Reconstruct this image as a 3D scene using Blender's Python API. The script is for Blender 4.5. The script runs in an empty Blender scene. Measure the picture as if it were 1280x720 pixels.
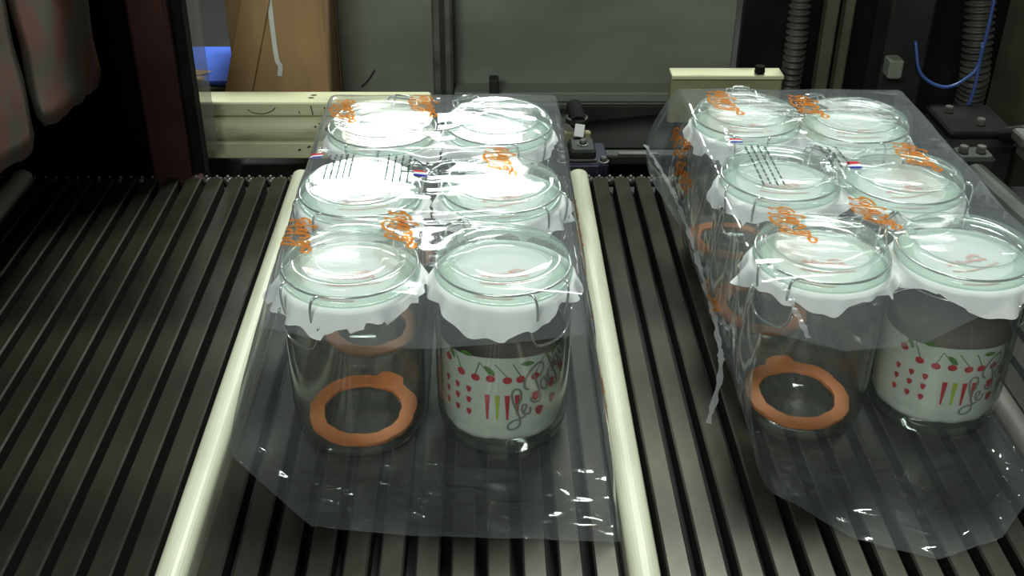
import bpy, math, random
import numpy as np
from mathutils import Vector, Matrix

S = bpy.context.scene
# ------------------------------------------------------------------ camera
cam_d = bpy.data.cameras.new('camera'); cam = bpy.data.objects.new('camera', cam_d)
S.collection.objects.link(cam); S.camera = cam
cam_d.sensor_width = 36; cam_d.lens = 39.68; cam_d.clip_start = .01; cam_d.clip_end = 60
r_ = Vector((.99976, -.02017, .00835)); u_ = Vector((.00316, .51212, .85891)); f_ = Vector((.0216, .85868, -.51206))
m = Matrix.Identity(4)
for i in range(3):
    m[i][0], m[i][1], m[i][2] = r_[i], u_[i], -f_[i]
m[2][3] = .57237
cam.matrix_world = m
# ------------------------------------------------------------------ world, lamps, exposure
W = bpy.data.worlds.new('world'); S.world = W; W.use_nodes = True
W.node_tree.nodes['Background'].inputs[0].default_value = (.78, .88, .80, 1)
W.node_tree.nodes['Background'].inputs[1].default_value = .13
S.view_settings.view_transform = 'Standard'; S.view_settings.look = 'None'
S.view_settings.gamma = 1; S.view_settings.use_curve_mapping = False
S.view_settings.exposure = 0.12
S.cycles.max_bounces = 14; S.cycles.transparent_max_bounces = 64; S.cycles.glossy_bounces = 4
S.cycles.diffuse_bounces = 3; S.cycles.sample_clamp_indirect = 6

def lamp(name, loc, aim, sx, sy, power, col=(.93, 1, .93)):
    d = bpy.data.lights.new(name, 'AREA'); d.shape = 'RECTANGLE'; d.size = sx; d.size_y = sy
    d.energy = power; d.color = col
    o = bpy.data.objects.new(name, d); S.collection.objects.link(o); o.location = loc
    v = Vector(aim) - Vector(loc)
    o.rotation_euler = v.to_track_quat('-Z', 'Y').to_euler()
    return o
lamp('key_or_fill_lamp', (.80, 3.2, 3.9), (.05, .85, 0), 1.3, .9, 215)
lamp('key_or_fill_lamp', (-1.0, -2.2, 2.3), (-.05, .9, 0), 1.5, .8, 62)  # added front fill behind the camera, to brighten faces turned towards it
lamp('fluorescent_fitting', (-.36, 5.4, 2.17), (-.36, 3.0, .0), 1.08, .36, 62)
lamp('fluorescent_tube', (1.65, 5.6, 1.97), (1.65, 3.5, 0), 1.1, .05, 1.6)
lamp('fluorescent_tube', (-.75, 4.6, 2.28), (-.75, 3.5, 0), .30, .04, .6)
lamp('fluorescent_tube', (1.5, 4.0, 1.83), (1.5, 3.0, 0), .7, .04, 2.5)

# ------------------------------------------------------------------ materials
def ramp(nt, fac, stops):
    n = nt.nodes.new('ShaderNodeValToRGB'); el = n.color_ramp.elements
    while len(el) < len(stops): el.new(.5)
    for e, (p, c) in zip(el, stops): e.position = p; e.color = (*c, 1)
    nt.links.new(fac, n.inputs[0]); return n.outputs[0]
def newmat(name):
    M = bpy.data.materials.new(name); M.use_nodes = True; nt = M.node_tree; nt.nodes.clear()
    out = nt.nodes.new('ShaderNodeOutputMaterial'); return M, nt, out
def solid(name, c1, c2=None, rough=.5, metal=0, scale=20, stretch=(1, 1, 1), bump=.0, spec=.5, detail=5, lo=.35, hi=.65, c3=None):
    M, nt, out = newmat(name)
    b = nt.nodes.new('ShaderNodeBsdfPrincipled'); nt.links.new(b.outputs[0], out.inputs[0])
    b.inputs['Roughness'].default_value = rough; b.inputs['Metallic'].default_value = metal
    b.inputs['Specular IOR Level'].default_value = spec
    tc = nt.nodes.new('ShaderNodeTexCoord'); mp = nt.nodes.new('ShaderNodeMapping')
    mp.inputs['Scale'].default_value = stretch
    nt.links.new(tc.outputs['Object'], mp.inputs[0])
    n = nt.nodes.new('ShaderNodeTexNoise'); n.inputs['Scale'].default_value = scale; n.inputs['Detail'].default_value = detail
    nt.links.new(mp.outputs[0], n.inputs['Vector'])
    if c2 is None: c2 = tuple(x * .85 for x in c1)
    st = [(lo, c2), (hi, c1)]
    if c3: st.append((min(.99, hi + .12), c3))
    nt.links.new(ramp(nt, n.outputs[0], st), b.inputs['Base Color'])
    if bump:
        bp = nt.nodes.new('ShaderNodeBump'); bp.inputs['Strength'].default_value = bump; bp.inputs['Distance'].default_value = .002
        nt.links.new(n.outputs[0], bp.inputs['Height']); nt.links.new(bp.outputs[0], b.inputs['Normal'])
    return M
def mth(nt, op, a, b=None):
    n = nt.nodes.new('ShaderNodeMath'); n.operation = op
    for k, v in enumerate((a, b)):
        if v is None: continue
        if isinstance(v, (int, float)): n.inputs[k].default_value = v
        else: nt.links.new(v, n.inputs[k])
    return n.outputs[0]
def schlick(nt, r0, power=5, normal=None, gain=1.0):
    lw = nt.nodes.new('ShaderNodeLayerWeight'); lw.inputs['Blend'].default_value = .5
    if normal is not None: nt.links.new(normal, lw.inputs['Normal'])
    f = mth(nt, 'POWER', lw.outputs['Facing'], power)
    n = nt.nodes.new('ShaderNodeMath'); n.operation = 'MULTIPLY_ADD'; nt.links.new(f, n.inputs[0])
    n.inputs[1].default_value = (1 - r0) * gain; n.inputs[2].default_value = r0
    n.use_clamp = True
    return n.outputs[0], lw.outputs['Facing']
def mix(nt, fac, a, b):
    n = nt.nodes.new('ShaderNodeMixShader')
    if isinstance(fac, (int, float)): n.inputs[0].default_value = fac
    else: nt.links.new(fac, n.inputs[0])
    nt.links.new(a, n.inputs[1]); nt.links.new(b, n.inputs[2]); return n.outputs[0]
def thin(name, centre, edge, r0=.05, rough=.02, haze=.0, haze_col=(.9, 1, .94), bump=0, bscale=60, edge_pow=2.0):
    """thin clear sheet or glass wall: clear in the middle, tinted and mirror-like at grazing angles"""
    M, nt, out = newmat(name)
    nrm = None
    if bump:
        tc = nt.nodes.new('ShaderNodeTexCoord'); n = nt.nodes.new('ShaderNodeTexNoise'); n.inputs['Scale'].default_value = bscale
        nt.links.new(tc.outputs['Object'], n.inputs['Vector'])
        bp = nt.nodes.new('ShaderNodeBump'); bp.inputs['Strength'].default_value = bump; bp.inputs['Distance'].default_value = .002
        nt.links.new(n.outputs[0], bp.inputs['Height']); nrm = bp.outputs[0]
    fr, facing = schlick(nt, r0, normal=nrm)
    t = nt.nodes.new('ShaderNodeBsdfTransparent'); g = nt.nodes.new('ShaderNodeBsdfGlossy')
    g.inputs['Roughness'].default_value = rough
    if nrm is not None: nt.links.new(nrm, g.inputs['Normal'])
    nt.links.new(ramp(nt, mth(nt, 'POWER', facing, edge_pow), [(0, centre), (1, edge)]), t.inputs[0])
    sh = mix(nt, fr, t.outputs[0], g.outputs[0])
    if haze:
        d = nt.nodes.new('ShaderNodeBsdfDiffuse'); d.inputs[0].default_value = (*haze_col, 1)
        tl = nt.nodes.new('ShaderNodeBsdfTranslucent'); tl.inputs[0].default_value = (*haze_col, 1)
        sh = mix(nt, haze, sh, mix(nt, .5, d.outputs[0], tl.outputs[0]))
    nt.links.new(sh, out.inputs[0]); return M
def ink(name, col, clear=.25, tint=None):
    M, nt, out = newmat(name)
    d = nt.nodes.new('ShaderNodeBsdfDiffuse'); d.inputs[0].default_value = (*col, 1)
    tl = nt.nodes.new('ShaderNodeBsdfTranslucent'); tl.inputs[0].default_value = (*col, 1)
    t = nt.nodes.new('ShaderNodeBsdfTransparent'); t.inputs[0].default_value = (*(tint or col), 1)
    nt.links.new(mix(nt, clear, mix(nt, .4, d.outputs[0], tl.outputs[0]), t.outputs[0]), out.inputs[0]); return M

MT = {}
MT['slat'] = solid('worn_dark_steel', (.050, .046, .032), (.020, .0195, .014), .30, .6, 9, (2, 1, 2), .08, .35, 9, .36, .62, (.040, .027, .019))
MT['gap_shade'] = solid('gap_shade_black', (.010, .010, .008), None, .8, spec=.2)  # slat sides near black: shade of the gaps put into the colour
MT['edge'] = solid('steel_edge_highlight', (.11, .105, .085), (.035, .034, .028), .38, .5, 30, (1, .3, 1), 0, .5)  # slat chamfers lightened: their specular edge line put into the colour
MT['bar'] = solid('worn_white_paint', (.56, .58, .44), (.42, .42, .31), .38, 0, 22, (3, .35, 3), .1, .5, 6, .30, .55)
MT['bed'] = solid('black_bed', (.006, .006, .006), None, .7)
MT['glass'] = thin('clear_jar_glass', (.965, .975, .968), (.50, .55, .52), .045, .03, .028, (.85, .86, .80), edge_pow=2.5)
MT['lid'] = thin('pale_green_lid_glass', (.985, .99, .985), (.86, .92, .885), .05, .04, .07, (.90, 1.0, .94), edge_pow=2.5)
MT['lid_rim'] = thin('thick_green_rim_glass', (.95, .98, .96), (.52, .64, .57), .055, .04, .11, (.80, .96, .87), edge_pow=1.4)
MT['film'] = thin('clear_shrink_film', (.985, .985, .985), (.80, .83, .86), .06, .085, .095, (.84, .90, .96), .07, 45)
MT['seam'] = thin('heat_sealed_film_seam', (.85, .87, .87), (.6, .62, .64), .10, .16, .30, (.95, .97, 1), .5, 200)
MT['paper'] = solid('white_paper', (.93, .94, .94), (.88, .90, .89), .75, 0, 30, bump=.1)
MT['pink'] = solid('pale_pink_ink', (.82, .36, .33), (.82, .58, .54), .7, 0, 120)
MT['orange_ink'] = ink('orange_film_ink', (.70, .25, .055), .35, (.85, .45, .16))
MT['grey_ink'] = ink('grey_film_ink', (.08, .12, .10), .35, (.4, .45, .42))
MT['flag_red'] = ink('flag_red', (.72, .05, .06), .1); MT['flag_white'] = ink('flag_white', (.9, .9, .95), .1); MT['flag_blue'] = ink('flag_blue', (.05, .04, .42), .1)
MT['rubber'] = solid('orange_rubber', (.66, .21, .055), (.58, .17, .04), .5, 0, 60, bump=.05)
MT['label_back'] = solid('brown_grey_card_back', (.25, .225, .195), (.20, .18, .155), .8, 0, 6, (1, 1, 4))
MT['label'] = solid('white_label_card', (.60, .64, .59), (.53, .565, .52), .6, 0, 14, bump=.05)
MT['red'] = solid('cherry_red_ink', (.50, .025, .04), (.36, .015, .03), .6, scale=200)
MT['green'] = solid('leaf_green_ink', (.09, .22, .03), (.05, .15, .02), .6, scale=200)
MT['lime'] = solid('lime_green_ink', (.38, .50, .03), None, .6)
MT['script'] = solid('grey_script_ink', (.20, .23, .19), None, .6)
MT['wire'] = solid('bright_wire', (.72, .75, .73), (.6, .62, .6), .22, .9, 50)
MT['beam'] = solid('cream_painted_steel', (.62, .62, .40), (.30, .27, .16), .5, 0, 9, (1, 3, 3), .2, .4, 9, .30, .46)
MT['grey_bar'] = solid('darker_grey_paint', (.13, .12, .10), (.08, .075, .06), .6, 0, 22, (3, .35, 3), .1)  # darker, greyer tone used on the far right flight bar alone
MT['scratch'] = solid('dark_scratch', (.03, .028, .02), None, .8)
MT['panel'] = solid('grey_green_paint', (.22, .235, .19), (.165, .175, .145), .5, 0, 5, (1, 1, 3), 0, .4)
MT['steel'] = solid('grey_steel', (.22, .22, .20), (.12, .12, .11), .35, .5, 30, (1, 1, 1), .1)
MT['dark'] = solid('dark_oily_steel', (.030, .032, .026), (.012, .013, .011), .55, .1, 18, (1, 1, 1), .2)
MT['darker'] = solid('blackened_steel', (.012, .013, .011), (.006, .006, .005), .85, 0, 12, spec=.15)
MT['olive'] = solid('olive_paint', (.10, .105, .062), (.05, .052, .034), .5, 0, 9, (1, 1, 1), .1)
MT['yellow'] = solid('pale_yellow_plate', (.30, .30, .16), (.2, .2, .11), .5, 0, 9, (1, 1, 2), .1)
MT['black'] = solid('near_black', (.0022, .0022, .0022), None, .9, spec=.05)  # even near-black for the tunnel walls and top
MT['redpost'] = solid('red_oxide_paint', (.055, .019, .016), (.038, .013, .012), .75, 0, 6, (1, 1, 2), .1, .3)
MT['redgrey'] = solid('red_grey_rubber', (.17, .080, .066), (.12, .112, .095), .6, 0, 20, (1, 1, 1), .3, .3, 4, .40, .58)
MT['blue'] = solid('blue_paint', (.05, .14, .70), (.04, .11, .58), .9, 0, 30)
MT['card'] = solid('brown_cardboard', (.44, .27, .13), (.35, .21, .10), .8, 0, 8, (4, 1, 1))
MT['wood'] = solid('dark_wood', (.06, .045, .025), (.03, .022, .012), .8, 0, 20, (.4, 2, 4))
MT['bluebk'] = solid('blue_black_plate', (.030, .028, .055), (.018, .018, .03), .4, .2, 30)
MT['tube_blue'] = solid('blue_air_tube', (.05, .10, .32), None, .35)
MT['white'] = solid('white_tag', (.75, .77, .73), None, .4)
MT['hose'] = solid('grey_hose', (.075, .075, .065), (.035, .035, .03), .5)
MT['floor'] = solid('dark_concrete', (.022, .022, .02), (.015, .015, .014), .8, 0, 3)

# ------------------------------------------------------------------ helpers
def mesh_obj(name, verts, faces, mat, parent=None, smooth=False, mats=None, fmat=None):
    me = bpy.data.meshes.new(name); me.from_pydata([tuple(map(float, v)) for v in verts], [], faces); me.update()
    for x in (mats or [mat]): me.materials.append(MT[x])
    if fmat is not None: me.polygons.foreach_set('material_index', fmat)
    if smooth: me.polygons.foreach_set('use_smooth', [True] * len(me.polygons))
    return link(name, me, parent)
def link(name, me, parent=None):
    o = bpy.data.objects.new(name, me); S.collection.objects.link(o)
    if parent is not None: o.parent = parent
    return o
def thing(name, label, cat, loc=(0, 0, 0), rz=0, group=None):
    o = bpy.data.objects.new(name, None); S.collection.objects.link(o); o.empty_display_size = .02
    o.location = loc; o.rotation_euler = (0, 0, rz); tag(o, label, cat, group); return o
def tag(o, label, cat, group=None):
    o['label'] = label; o['category'] = cat
    if group: o['group'] = group
    return o
class MB:
    def __init__(s): s.v = []; s.f = []; s.m = []
    def add(s, v, f, mi=0):
        k = len(s.v); s.v += [tuple(x) for x in v]; s.f += [tuple(i + k for i in q) for q in f]; s.m += [mi] * len(f); return s
    def box(s, a, b, c=.0, mi=0, mtx=None):
        """box from corner a to corner b with its edges cut back by c"""
        x0, y0, z0 = a; x1, y1, z1 = b
        if c <= 0:
            v = [(x, y, z) for z in (z0, z1) for x, y in ((x0, y0), (x1, y0), (x1, y1), (x0, y1))]
            f = [(3, 2, 1, 0), (4, 5, 6, 7), (0, 1, 5, 4), (1, 2, 6, 5), (2, 3, 7, 6), (3, 0, 4, 7)]
        else:
            def ring(z, d): 
                e = c
                X0, X1, Y0, Y1 = x0 + d, x1 - d, y0 + d, y1 - d
                return [(X0 + e, Y0, z), (X1 - e, Y0, z), (X1, Y0 + e, z), (X1, Y1 - e, z), (X1 - e, Y1, z), (X0 + e, Y1, z), (X0, Y1 - e, z), (X0, Y0 + e, z)]
            v = ring(z0, c * .8) + ring(z0 + c, 0) + ring(z1 - c, 0) + ring(z1, c * .8)
            f = [tuple(range(7, -1, -1)), tuple(range(24, 32))]
            for k in range(3):
                for i in range(8): f.append((k * 8 + i, k * 8 + (i + 1) % 8, k * 8 + 8 + (i + 1) % 8, k * 8 + 8 + i))
        if mtx is not None: v = [tuple(mtx @ Vector(p)) for p in v]
        return s.add(v, f, mi)
    def tube(s, pts, r, n=8, mi=0, closed=False, cap=True):
        P = [Vector(p) for p in pts]; N = len(P); V = []; F = []
        up = Vector((0, 0, 1)); prev = None
        for i in range(N):
            if closed: t = P[(i + 1) % N] - P[i - 1]
            else: t = P[min(i + 1, N - 1)] - P[max(i - 1, 0)]
            t.normalize()
            a = prev if prev is not None else (up if abs(t.z) < .9 else Vector((1, 0, 0)))
            a = (a - t * a.dot(t)).normalized(); b = t.cross(a); prev = a
            rr = r[i] if isinstance(r, (list, tuple)) else r
            for k in range(n):
                q = 2 * math.pi * k / n; V.append(P[i] + (a * math.cos(q) + b * math.sin(q)) * rr)
        for i in range(N if closed else N - 1):
            for k in range(n):
                j = (i + 1) % N
                F.append((i * n + k, i * n + (k + 1) % n, j * n + (k + 1) % n, j * n + k))
        if not closed and cap:
            F.append(tuple(range(n - 1, -1, -1))); F.append(tuple((N - 1) * n + k for k in range(n)))
        return s.add(V, F, mi)
    def lathe(s, prof, n=64, mi=0, c=(0, 0, 0)):
        V = []; F = []; idx = []
        for r, z in prof:
            if r < 1e-6: idx.append([len(V)] * n); V.append((c[0], c[1], c[2] + z))
            else:
                idx.append(list(range(len(V), len(V) + n)))
                V += [(c[0] + r * math.cos(2 * math.pi * k / n), c[1] + r * math.sin(2 * math.pi * k / n), c[2] + z) for k in range(n)]
        for a, b in zip(idx, idx[1:]):
            for k in range(n):
                q = [a[k], a[(k + 1) % n], b[(k + 1) % n], b[k]]
                q = [x for i, x in enumerate(q) if x not in q[:i]]
                if len(q) > 2: F.append(tuple(q))
        return s.add(V, F, mi)
    def build(s, name, mats, parent=None, smooth=False):
        mats = [mats] if isinstance(mats, str) else mats
        return mesh_obj(name, s.v, s.f, None, parent, smooth, mats, s.m)
def catmull(pts, per=6):
    P = [np.array(p, float) for p in pts]
    if len(P) < 3: return P
    P = [2 * P[0] - P[1]] + P + [2 * P[-1] - P[-2]]; out = []
    for i in range(1, len(P) - 2):
        for k in range(per):
            t = k / per
            out.append(.5 * ((2 * P[i]) + (P[i + 1] - P[i - 1]) * t + (2 * P[i - 1] - 5 * P[i] + 4 * P[i + 1] - P[i + 2]) * t * t + (3 * P[i] - P[i - 1] - 3 * P[i + 1] + P[i + 2]) * t ** 3))
    out.append(P[-2]); return out
def ribbon(mb, pts, w, f, mi=0, per=6, smooth=True):
    """flat pen stroke of width w along 2-D points, put on a surface by f(x, y)"""
    Q = catmull(pts, per) if smooth else [np.array(p, float) for p in pts]
    V = []
    for i, q in enumerate(Q):
        t = Q[min(i + 1, len(Q) - 1)] - Q[max(i - 1, 0)]; t = t / (np.linalg.norm(t) + 1e-9)
        n = np.array((-t[1], t[0])) * w / 2
        V += [f(*(q + n)), f(*(q - n))]
    mb.add(V, [(2 * i, 2 * i + 1, 2 * i + 3, 2 * i + 2) for i in range(len(Q) - 1)], mi)
def blob(mb, poly, f, mi=0):
    V = [f(*p) for p in poly]; mb.add(V, [tuple(range(len(V)))], mi)
def disc_pts(cx, cy, rx, ry, n=12, a=0):
    return [(cx + rx * math.cos(2 * math.pi * k / n) * math.cos(a) - ry * math.sin(2 * math.pi * k / n) * math.sin(a),
             cy + rx * math.cos(2 * math.pi * k / n) * math.sin(a) + ry * math.sin(2 * math.pi * k / n) * math.cos(a)) for k in range(n)]
def vnoise(x, y, seed):
    rng = np.random.RandomState(seed); T = rng.rand(256, 256) * 2 - 1
    xi = np.floor(x).astype(int); yi = np.floor(y).astype(int); fx = x - xi; fy = y - yi
    fx = fx * fx * (3 - 2 * fx); fy = fy * fy * (3 - 2 * fy)
    g = lambda a, b: T[a % 256, b % 256]
    return (g(xi, yi) * (1 - fx) + g(xi + 1, yi) * fx) * (1 - fy) + (g(xi, yi + 1) * (1 - fx) + g(xi + 1, yi + 1) * fx) * fy

# ------------------------------------------------------------------ setting
fl = MB().box((-4, -2, -.95), (4, 7, -.9)).build('floor', 'floor'); fl['kind'] = 'structure'

# ------------------------------------------------------------------ conveyor
PITCH = .0252; GAP0 = -.131            # one gap centre; slat centres lie half a pitch off it
Y0, Y1 = .36, 1.215
conv = thing('slat_conveyor', 'dark steel slat conveyor with white flight bars carrying both wrapped packs', 'conveyor', (0, 0, -.03))
bm_ = MB().box((-1.25, Y0, -.10), (.80, Y1 + .02, -.022))
b = bm_.build('conveyor_bed', 'bed', conv); b.location = (0, 0, .03)
b = MB().box((-1.25, Y1 + .025, -.085), (.52, 1.46, -.065)).build('gap_blackout', 'bed', conv); b.location = (0, 0, .03)  # added black sheet hiding the lit floor, so the gap stays dark
def prism_y(mb, prof, y0, y1, mi_of=None):
    n = len(prof); V = [(x, y0, z) for x, z in prof] + [(x, y1, z) for x, z in prof]
    k = 0
    for i in range(n):
        j = (i + 1) % n
        mb.add([V[i], V[j], V[n + j], V[n + i]], [(0, 1, 2, 3)], mi_of(i) if mi_of else 0)
    mb.add([(x, y0, z) for x, z in prof], [tuple(range(n - 1, -1, -1))], 0); mb.add([(x, y1, z) for x, z in prof], [tuple(range(n))], 0)
w = .0086
sp = [(-w, -.022), (w, -.022), (w, -.0016), (w - .0014, 0), (-w + .0014, 0), (-w, -.0016)]
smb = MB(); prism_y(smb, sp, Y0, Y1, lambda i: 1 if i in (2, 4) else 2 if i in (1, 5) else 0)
bw = .0112
bp_ = [(-bw, -.022), (bw, -.022), (bw, .000)] + [(bw * math.cos(a), .0085 * math.sin(a)) for a in [math.pi * k / 14 for k in range(1, 14)]] + [(-bw, .000)]
bmb = MB(); prism_y(bmb, bp_, Y0, Y1 + .006)
slat0 = bar0 = None
BAR = 13
for k in range(-40, 27):
    x = GAP0 + PITCH * (k + .5)
    isbar = (k + 4) % BAR == 0
    if isbar:
        if bar0 is None: bar0 = bmb.build('flight_bar', 'bar', conv); o = bar0
        else: o = bar0.copy(); S.collection.objects.link(o)
        o['label'] = 'white painted round-topped flight bar'
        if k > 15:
            o.material_slots[0].link = 'OBJECT'; o.material_slots[0].material = MT['grey_bar']; o['label'] = 'grey flight bar'
    else:
        if slat0 is None: slat0 = smb.build('slat', ['slat', 'edge', 'gap_shade'], conv); o = slat0
        else: o = slat0.copy(); S.collection.objects.link(o)
    o.parent = conv; o.location = (x, 0, .03 + random.Random(k).uniform(-.0006, .0003))
ch = MB()
for k in range(-80, 54):
    x = GAP0 + PITCH * .5 * k
    ch.lathe([(0, .0030), (.0016, .0024), (.0022, .0008), (.0022, -.004)], 8, 0, (x, Y1 + .0075, -.003))
    ch.box((x - .005, Y1 + .004, -.012), (x + .005, Y1 + .011, -.004))
c = ch.build('drive_chain', 'steel', conv, True); c.location = (0, 0, .03); c['kind'] = 'stuff'

# ------------------------------------------------------------------ machine behind, left: tunnel with red post and curtain strips
tun = thing('shrink_tunnel', 'dark shrink tunnel with red post and hanging mottled red and grey curtain strips', 'machine', (-.7, 1.24, -.03))
def tpart(name, mb, mats, **k):
    o = mb.build(name, mats, tun, **k); o.location = (.7, -1.24, .03); return o
tpart('red_post', MB().box((-.393, 1.217, -.02), (-.350, 1.235, .42), .003).box((-.393, 1.213, -.02), (-.338, 1.235, -.002), .002), 'redpost')
tpart('post_backing', MB().box((-.356, 1.236, -.03), (-.337, 1.26, .42), .002), 'darker')
tpart('side_wall', MB().box((-1.4, 1.222, -.03), (-.392, 1.25, .55)), 'black')
tpart('shade_hood', MB().box((-1.4, .10, .345), (-.437, 1.222, .37), .004), 'black')  # added above the view and extended forward to block light from the left slats
tpart('end_wall', MB().box((-1.42, .10, -.03), (-1.4, 1.25, .37)), 'black')
tpart('entry_header', MB().box((-.437, .60, .315), (-.420, 1.214, .37), .003), 'darker')
def strip(y0, y1, zl, zr, seed):
    n = 14; V = []; F = []; rng = random.Random(seed); H = 10
    for side in (0, 1):
        for i in range(n + 1):
            t = i / n; y = y0 + (y1 - y0) * t
            e = min(t, 1 - t); rnd = .016 * max(0, 1 - e / .12) ** 2
            zb = zl + (zr - zl) * t + rnd + rng.uniform(-.002, .002)
            for j in range(H + 1):
                z = zb + (.318 - zb) * j / H
                x = -.430 + .002 * math.sin(t * 5 + seed) * (1 - j / H) + .0012 * math.sin(j * 1.3 + seed * 2) + side * -.004
                V.append((x, y, z))
    st = (n + 1) * (H + 1)
    for i in range(n):
        for j in range(H):
            a = i * (H + 1) + j; q = (a, a + H + 1, a + H + 2, a + 1)
            F.append(q); F.append(tuple(st + k for k in reversed(q)))
    for i in range(n):
        a = i * (H + 1); F.append((a, st + a, st + a + H + 1, a + H + 1))
    for j in range(H):
        for base in (0, n * (H + 1)): F.append((base + j, base + j + 1, st + base + j + 1, st + base + j))
    mb = MB(); mb.add(V, F); tpart('curtain_strip', mb, 'redgrey', smooth=True)
strip(1.020, 1.212, .140, .117, 1); strip(.845, 1.004, .158, .128, 2); strip(.66, .80, .15, .14, 3)

gd = thing('plastic_guard', 'strip of cloudy clear plastic hanging beside the red post, before the cream beam', 'guard', (-.325, 1.27, .012))
MT['plexi'] = thin('cloudy_plastic', (.72, .72, .70), (.5, .5, .48), .05, .2, .10, (.6, .6, .55))
o = MB().box((-.354, 1.268, .012), (-.326, 1.2705, .26), .0006).build('plastic_sheet', 'plexi', gd); o.location = (.325, -1.27, -.012)
o = MB().box((-.357, 1.2655, .24), (-.323, 1.273, .27), .002).build('clamp', 'steel', gd); o.location = (.325, -1.27, -.012)

# cream beam
bx = thing('cream_beam', 'scratched cream painted beam with rounded rail behind the left end of the conveyor', 'beam', (-.23, 1.32, -.01))
def bpart(name, mb, mats, par=bx, off=(.23, -1.32, .01), **k):
    o = mb.build(name, mats, par, **k); o.location = off; return o
bpart('upper_plank', MB().box((-.42, 1.300, .043), (-.070, 1.338, .0605), .0018), 'beam')
pr = [(1.300, -.004)] + [(1.3035 - .0125 * math.sin(a), .026 - .015 * math.cos(a)) for a in [math.pi * k / 12 for k in range(13)]] + [(1.330, .042), (1.330, -.004)]
mb = MB(); n = len(pr)
V = [(-.42, y, z) for y, z in pr] + [(-.070, y, z) for y, z in pr]
mb.add(V, [(i, i + 1, n + i + 1, n + i) for i in range(n - 1)] + [tuple(range(n)), tuple(range(2 * n - 1, n - 1, -1))])
bpart('rounded_rail', mb, 'beam')
bpart('lower_flange', MB().box((-.42, 1.292, -.010), (-.070, 1.330, .0115), .0015), 'beam')
sc = MB()
for pts, wd in (([(-.292, .052), (-.285, .0475), (-.272, .0465), (-.262, .0505), (-.258, .0545)], .0011), ([(-.215, .057), (-.213, .045)], .0012), ([(-.184, .0475), (-.178, .051), (-.172, .057)], .0016), ([(-.199, .0535), (-.190, .0545)], .0022), ([(-.230, .050), (-.229, .046)], .001)):
    ribbon(sc, pts, wd, lambda a, z: (a, 1.2996, z))
for px, pz, s in ((-.195, .030, .004), (-.19, .026, .003), (-.21, .033, .0014), (-.205, .037, .0012)):
    blob(sc, disc_pts(px, pz, s, s * .8, 9), lambda a, z: (a, 1.2906, z))
for px, pz in ((-.205, .004), (-.195, .008), (-.22, .006), (-.232, .002)):
    blob(sc, disc_pts(px, pz, .0025, .0013, 8, .5), lambda a, z: (a, 1.2915, z))
for px, py in ((-.216, 1.316), (-.214, 1.325)):
    blob(sc, disc_pts(px, py, .004, .002, 8), lambda a, y: (a, y, .0609))
bpart('scratches', sc, 'scratch')

# things beyond the beam
o = MB().box((-.50, 1.42, .0365), (-.330, 1.56, .043), .002).build('blue_board', 'blue'); tag(o, 'blue painted board lying beyond the cream beam, beside the cardboard box', 'board')
pl = thing('wooden_pallet', 'dark weathered wooden pallet under the blue board', 'pallet', (-.43, 1.48, -.05))
for k in range(3):
    o = MB().box((-.51, 1.412 + k * .055, .018), (-.332, 1.455 + k * .055, .036), .002).build('board', 'wood', pl); o.location = (.43, -1.48, .05)
for k in range(2):
    o = MB().box((-.50 + k * .11, 1.405, -.9), (-.46 + k * .11, 1.55, .0175), .002).build('bearer', 'wood', pl); o.location = (.43, -1.48, .05)
o = MB().box((-.395, 1.415, .0433), (-.372, 1.430, .0475), .002).add([(-.41, 1.44, .0445), (-.38, 1.442, .044), (-.365, 1.45, .0465), (-.39, 1.457, .046), (-.41, 1.45, .045)], [(0, 1, 2, 3, 4)]).build('paper_scrap', 'card'); tag(o, 'crumpled tan scrap lying on the edge of the blue board', 'scrap')
cb = thing('cardboard_box', 'brown cardboard box with open flap standing behind the cream beam', 'box', (-.27, 1.45, -.03))
o = MB().box((-.327, 1.40, -.03), (-.205, 1.415, .20), .001).box((-.327, 1.415, -.03), (-.320, 1.58, .20)).box((-.212, 1.415, -.03), (-.205, 1.58, .20)).box((-.327, 1.575, -.03), (-.205, 1.58, .20)).build('box_wall', 'card', cb); o.location = (.27, -1.45, .03)
fm = Matrix.Translation((-.318, 1.398, .05)) @ Matrix.Rotation(.28, 4, 'Y')
o = MB().box((-.018, -.002, -.05), (.016, .001, .15), .0006, 0, fm).build('flap', 'card', cb); o.location = (.27, -1.45, .03)
tp = MB(); ribbon(tp, [(-.272, .2), (-.270, .09), (-.266, .072), (-.268, .058)], .006, lambda a, z: (a, 1.3993, z)); o = tp.build('tape', 'white', cb); o.location = (.27, -1.45, .03)

# grey rear panel
pn = thing('rear_panel', 'grey green machine panel with upright post and steel ledge behind both packs', 'panel', (.05, 1.5, -.05))
def ppart(name, mb, mats, **k): return bpart(name, mb, mats, pn, (-.05, -1.5, .05), **k)
ppart('panel_sheet', MB().box((-.203, 1.50, -.05), (.34, 1.52, .25), .002), 'panel')
ppart('post', MB().box((-.073, 1.462, -.05), (-.046, 1.499, .25), .003), 'steel')
ppart('post_groove', MB().box((-.063, 1.4605, -.05), (-.056, 1.4618, .25)), 'dark')
ppart('ledge', MB().box((-.045, 1.46, -.002), (.34, 1.499, .012), .002), 'panel')
ppart('ledge_lip', MB().box((-.045, 1.452, -.010), (.34, 1.459, .000), .0025), 'steel')
ppart('bolt_block', MB().box((.003, 1.448, .012), (.016, 1.47, .034), .0015), 'dark'); ppart('bolt_nut', MB().box((.004, 1.4445, .004), (.015, 1.451, .012), .001), 'white')
sk = MB(); ribbon(sk, [(-.155, .03), (-.165, .015), (-.175, .005)], .003, lambda a, z: (a, 1.4995, z)); ppart('scratch', sk, 'scratch')
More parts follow.
